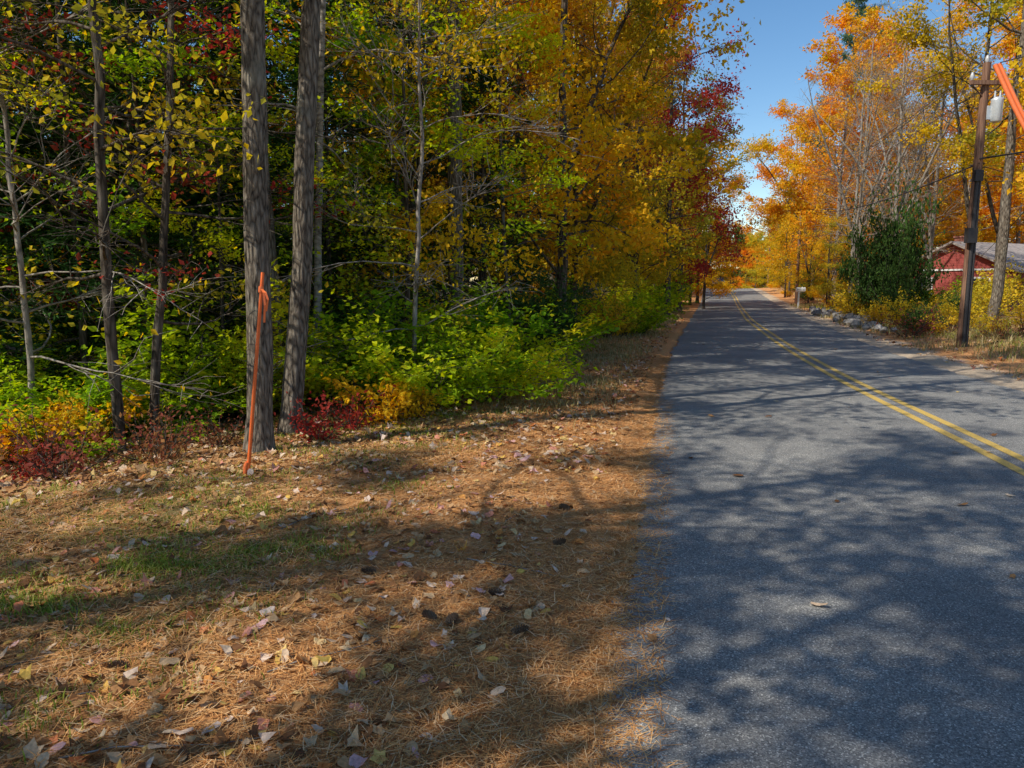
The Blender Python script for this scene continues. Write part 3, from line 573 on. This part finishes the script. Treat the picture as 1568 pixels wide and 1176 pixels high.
# house
m,nt,ns,L=newmat('red_clapboard');tc=N(nt,'ShaderNodeTexCoord');w=N(nt,'ShaderNodeTexWave',i_Scale=2.2,i_Distortion=0.,bands_direction='Z',wave_profile='SAW');L.new(tc.outputs['Object'],w.inputs['Vector'])
rp=ramp(nt,[(0,(.14,.03,.03)),(.15,(.32,.06,.05)),(1,(.37,.075,.06))]);L.new(w.outputs['Fac'],rp.inputs[0]);p=N(nt,'ShaderNodeBsdfPrincipled',i_Roughness=.7);L.new(rp.outputs[0],p.inputs['Base Color']);o=N(nt,'ShaderNodeOutputMaterial');L.new(p.outputs[0],o.inputs[0]);redw=m
roofm=plain('roof_shingles',(.34,.29,.26),.9,0,.3,6.);whitem=plain('white_trim',(.75,.75,.72),.5,0,.05);glass=plain('window_glass',(.03,.04,.05),.08,0,.1);brick=plain('chimney_brick',(.35,.14,.1),.9,0,.4,12.)
e=empty('red_house',(30.2,45.8,-.2),math.radians(26))
def gable(mb,x0,x1,yw,z0,zr_,th,oh):
    for s in(-1,1):
        v=[(x0-oh,s*(yw+oh),z0-oh*(zr_-z0)/yw),(x1+oh,s*(yw+oh),z0-oh*(zr_-z0)/yw),(x1+oh,0,zr_),(x0-oh,0,zr_)]
        v=v+[(a,b,c+th) for a,b,c in v];mb.add(v,[[3,2,1,0],[4,5,6,7],[0,1,5,4],[1,2,6,5],[2,3,7,6],[3,0,4,7]],0,None,False)
mb=MB();mb.box((0,0,.9),(10,7,3.1));mb.add([(-5,-3.5,2.44),(-5,3.5,2.44),(-5,0,4.0),(5,-3.5,2.44),(5,3.5,2.44),(5,0,4.0)],[[0,2,1],[3,4,5]],0,None,False);link('walls',mb.mesh('walls',[redw]),parent=e)
mb=MB();gable(mb,-5,5,3.5,2.46,4.02,.12,.4);link('roof',mb.mesh('roof',[roofm]),parent=e)
mb=MB();mb.box((-2.8,.9,3.9),(.8,.7,1.1));mb.box((-2.8,.9,4.49),(.92,.82,.08));link('chimney',mb.mesh('chimney',[brick]),parent=e)
mb=MB();mg=MB()
for wx in(-3.6,-1.6,1.8,3.7):
    mg.box((wx,-3.53,1.45),(.9,.05,1.1));mb.box((wx,-3.55,2.04),(1.15,.08,.1));mb.box((wx,-3.55,.86),(1.15,.1,.1));mb.box((wx-.51,-3.55,1.45),(.1,.08,1.08));mb.box((wx+.51,-3.55,1.45),(.1,.08,1.08));mb.box((wx,-3.57,1.45),(.9,.03,.05))
for wy in(-1.7,1.7):
    mg.box((-5.03,wy,1.45),(.05,.9,1.1));mb.box((-5.05,wy,2.04),(.08,1.15,.1));mb.box((-5.05,wy,.86),(.1,1.15,.1));mb.box((-5.05,wy-.51,1.45),(.08,.1,1.08));mb.box((-5.05,wy+.51,1.45),(.08,.1,1.08));mb.box((-5.07,wy,1.45),(.03,.9,.05))
mb.box((-5.04,0,2.5),(.06,7.0,.1))
link('window_frames',mb.mesh('wf',[whitem]),parent=e);link('windows',mg.mesh('wg',[glass]),parent=e)
mb=MB();mb.box((.1,-3.54,1.02),(.95,.06,2.05));link('door',mb.mesh('door',[whitem]),parent=e)
# car, far down the road
e=empty('oncoming_car',(27.9,101,float(zr(101.))),math.radians(-14))
cb=plain('car_paint_dark',(.05,.06,.07),.25,.4,.05);bl=plain('rubber',(.02,.02,.02),.8)
mb=MB();sec=[(-2.2,.5,.72),(-2.1,.3,.85),(-1.2,.25,.98),(0,.25,1.0),(1.5,.25,.98),(2.15,.3,.92),(2.2,.5,.75)]
V=[];
for yy,zb,zt in sec: V+= [(-.85,yy,zb),(-.9,yy,(zb+zt)/2),(-.82,yy,zt),(.82,yy,zt),(.9,yy,(zb+zt)/2),(.85,yy,zb)]
F=[[i*6+j,i*6+(j+1)%6,(i+1)*6+(j+1)%6,(i+1)*6+j] for i in range(6) for j in range(6)];mb.add(V,F,0,None,False);mb.add(V[:6],[[5,4,3,2,1,0]],0,None,False);mb.add(V[-6:],[[0,1,2,3,4,5]],0,None,False)
mb.box((0,.45,1.49),(1.2,1.7,.06));link('body',mb.mesh('body',[cb]),parent=e)
mb=MB();mb.add([(-.8,-1.1,.98),(.8,-1.1,.98),(.8,1.8,.98),(-.8,1.8,.98),(-.62,-.4,1.47),(.62,-.4,1.47),(.62,1.3,1.47),(-.62,1.3,1.47)],[[0,1,5,4],[1,2,6,5],[2,3,7,6],[3,0,4,7],[4,5,6,7]],0,None,False);link('windows',mb.mesh('cw',[glass]),parent=e)
mb=MB()
for a_ in(-.82,.82):
    for b_ in(-1.35,1.35): mb.tube([(a_-.1,b_,.33),(a_+.1,b_,.33)],[.33,.33],16,cap=True)
link('wheels',mb.mesh('wh',[bl]),parent=e)
mb=MB();mb.box((-.62,-2.2,.68),(.3,.06,.14));mb.box((.62,-2.2,.68),(.3,.06,.14));link('headlights',mb.mesh('hl',[whitem]),parent=e)
def mailbox(x,y,mat,rz):
    e=empty('mailbox',(x,y,float(gh(x,y))),rz);mb=MB();mb.box((0,0,.5),(.1,.1,1.05));mb.box((0,-.1,1.0),(.09,.5,.05));link('post',mb.mesh('post',[whitem if mat is whitem else pw]),parent=e)
    mb=MB();a=np.linspace(0,np.pi,9);pr=[(.11*math.cos(t),.12+.11*math.sin(t)) for t in a]+[(-.11,0),(.11,0)]
    V=[(p[0],-.38,1.03+p[1]) for p in pr]+[(p[0],.15,1.03+p[1]) for p in pr];k=len(pr);mb.add(V,[[i,(i+1)%k,(i+1)%k+k,i+k] for i in range(k)],0,None,False);mb.add(V[:k],[list(range(k))[::-1]],0,None,False);mb.add(V[k:],[list(range(k))],0,None,False)
    mb.box((.125,-.2,1.22),(.01,.05,.16));link('box',mb.mesh('box',[mat]),parent=e)
mailbox(17.9,46.5,whitem,math.radians(75))
# stone wall
mb=MB();rg=np.random.default_rng(77);stm=plain('field_stone',(.25,.235,.22),.9,0,.5,5.)
ico=[(x,y,z) for z in(-1,0,1) for x,y in [(math.cos(a)*(1 if z==0 else .6),math.sin(a)*(1 if z==0 else .6)) for a in np.linspace(0,6.283,7)[:-1]]]
ico=np.array(ico)
for q in range(52):
    y=rg.uniform(23,40);x=float(xR(y))+1.2+rg.normal(0,.3);s=rg.uniform(.09,.26);V=ico*np.array([s,s,s*.7])*rg.uniform(.8,1.2,(18,1));V[:,:2]=V[:,:2]@np.array([[.8,.6],[-.6,.8]]);V+=np.array([x,y,float(gh(x,y))+rg.uniform(.02,.14)])
    F=[[r*6+j,r*6+(j+1)%6,r*6+6+(j+1)%6,r*6+6+j] for r in(0,1) for j in range(6)];mb.add(V,F,0,None,False);mb.add(V[12:],[[0,1,2,3,4,5]],0,None,False)
link('stone_wall',mb.mesh('stone_wall',[stm]))
# ------------------------------------------------------------------ light / sky / camera
az=math.atan2(-.88,-.47);el=math.radians(46)
S=Vector((math.cos(el)*math.sin(az),math.cos(el)*math.cos(az),math.sin(el)))
sl=bpy.data.lights.new('sun','SUN');sl.energy=5;sl.angle=math.radians(.5);sl.color=(1,.95,.84)
so_=bpy.data.objects.new('sun',sl);sc.collection.objects.link(so_);so_.rotation_euler=S.to_track_quat('Z','Y').to_euler()
w=bpy.data.worlds.new('World');sc.world=w;w.use_nodes=True;nt=w.node_tree
bg=nt.nodes['Background'];sk=nt.nodes.new('ShaderNodeTexSky');sk.sky_type='NISHITA';sk.sun_disc=False;sk.sun_elevation=el;sk.sun_rotation=az;sk.air_density=1.;sk.dust_density=.0;sk.ozone_density=1.
hs=nt.nodes.new('ShaderNodeHueSaturation');hs.inputs['Saturation'].default_value=1.25;nt.links.new(sk.outputs[0],hs.inputs['Color'])
nt.links.new(hs.outputs[0],bg.inputs[0]);bg.inputs[1].default_value=.15
cam=bpy.data.cameras.new('cam');cam.lens=26;cam.sensor_width=36;cam.clip_end=2000;cam.clip_start=.05
co=bpy.data.objects.new('camera',cam);sc.collection.objects.link(co);co.location=(0,0,1.6);co.rotation_euler=(math.radians(90-7.85),0,0);sc.camera=co
print('OBJS',len(sc.objects))
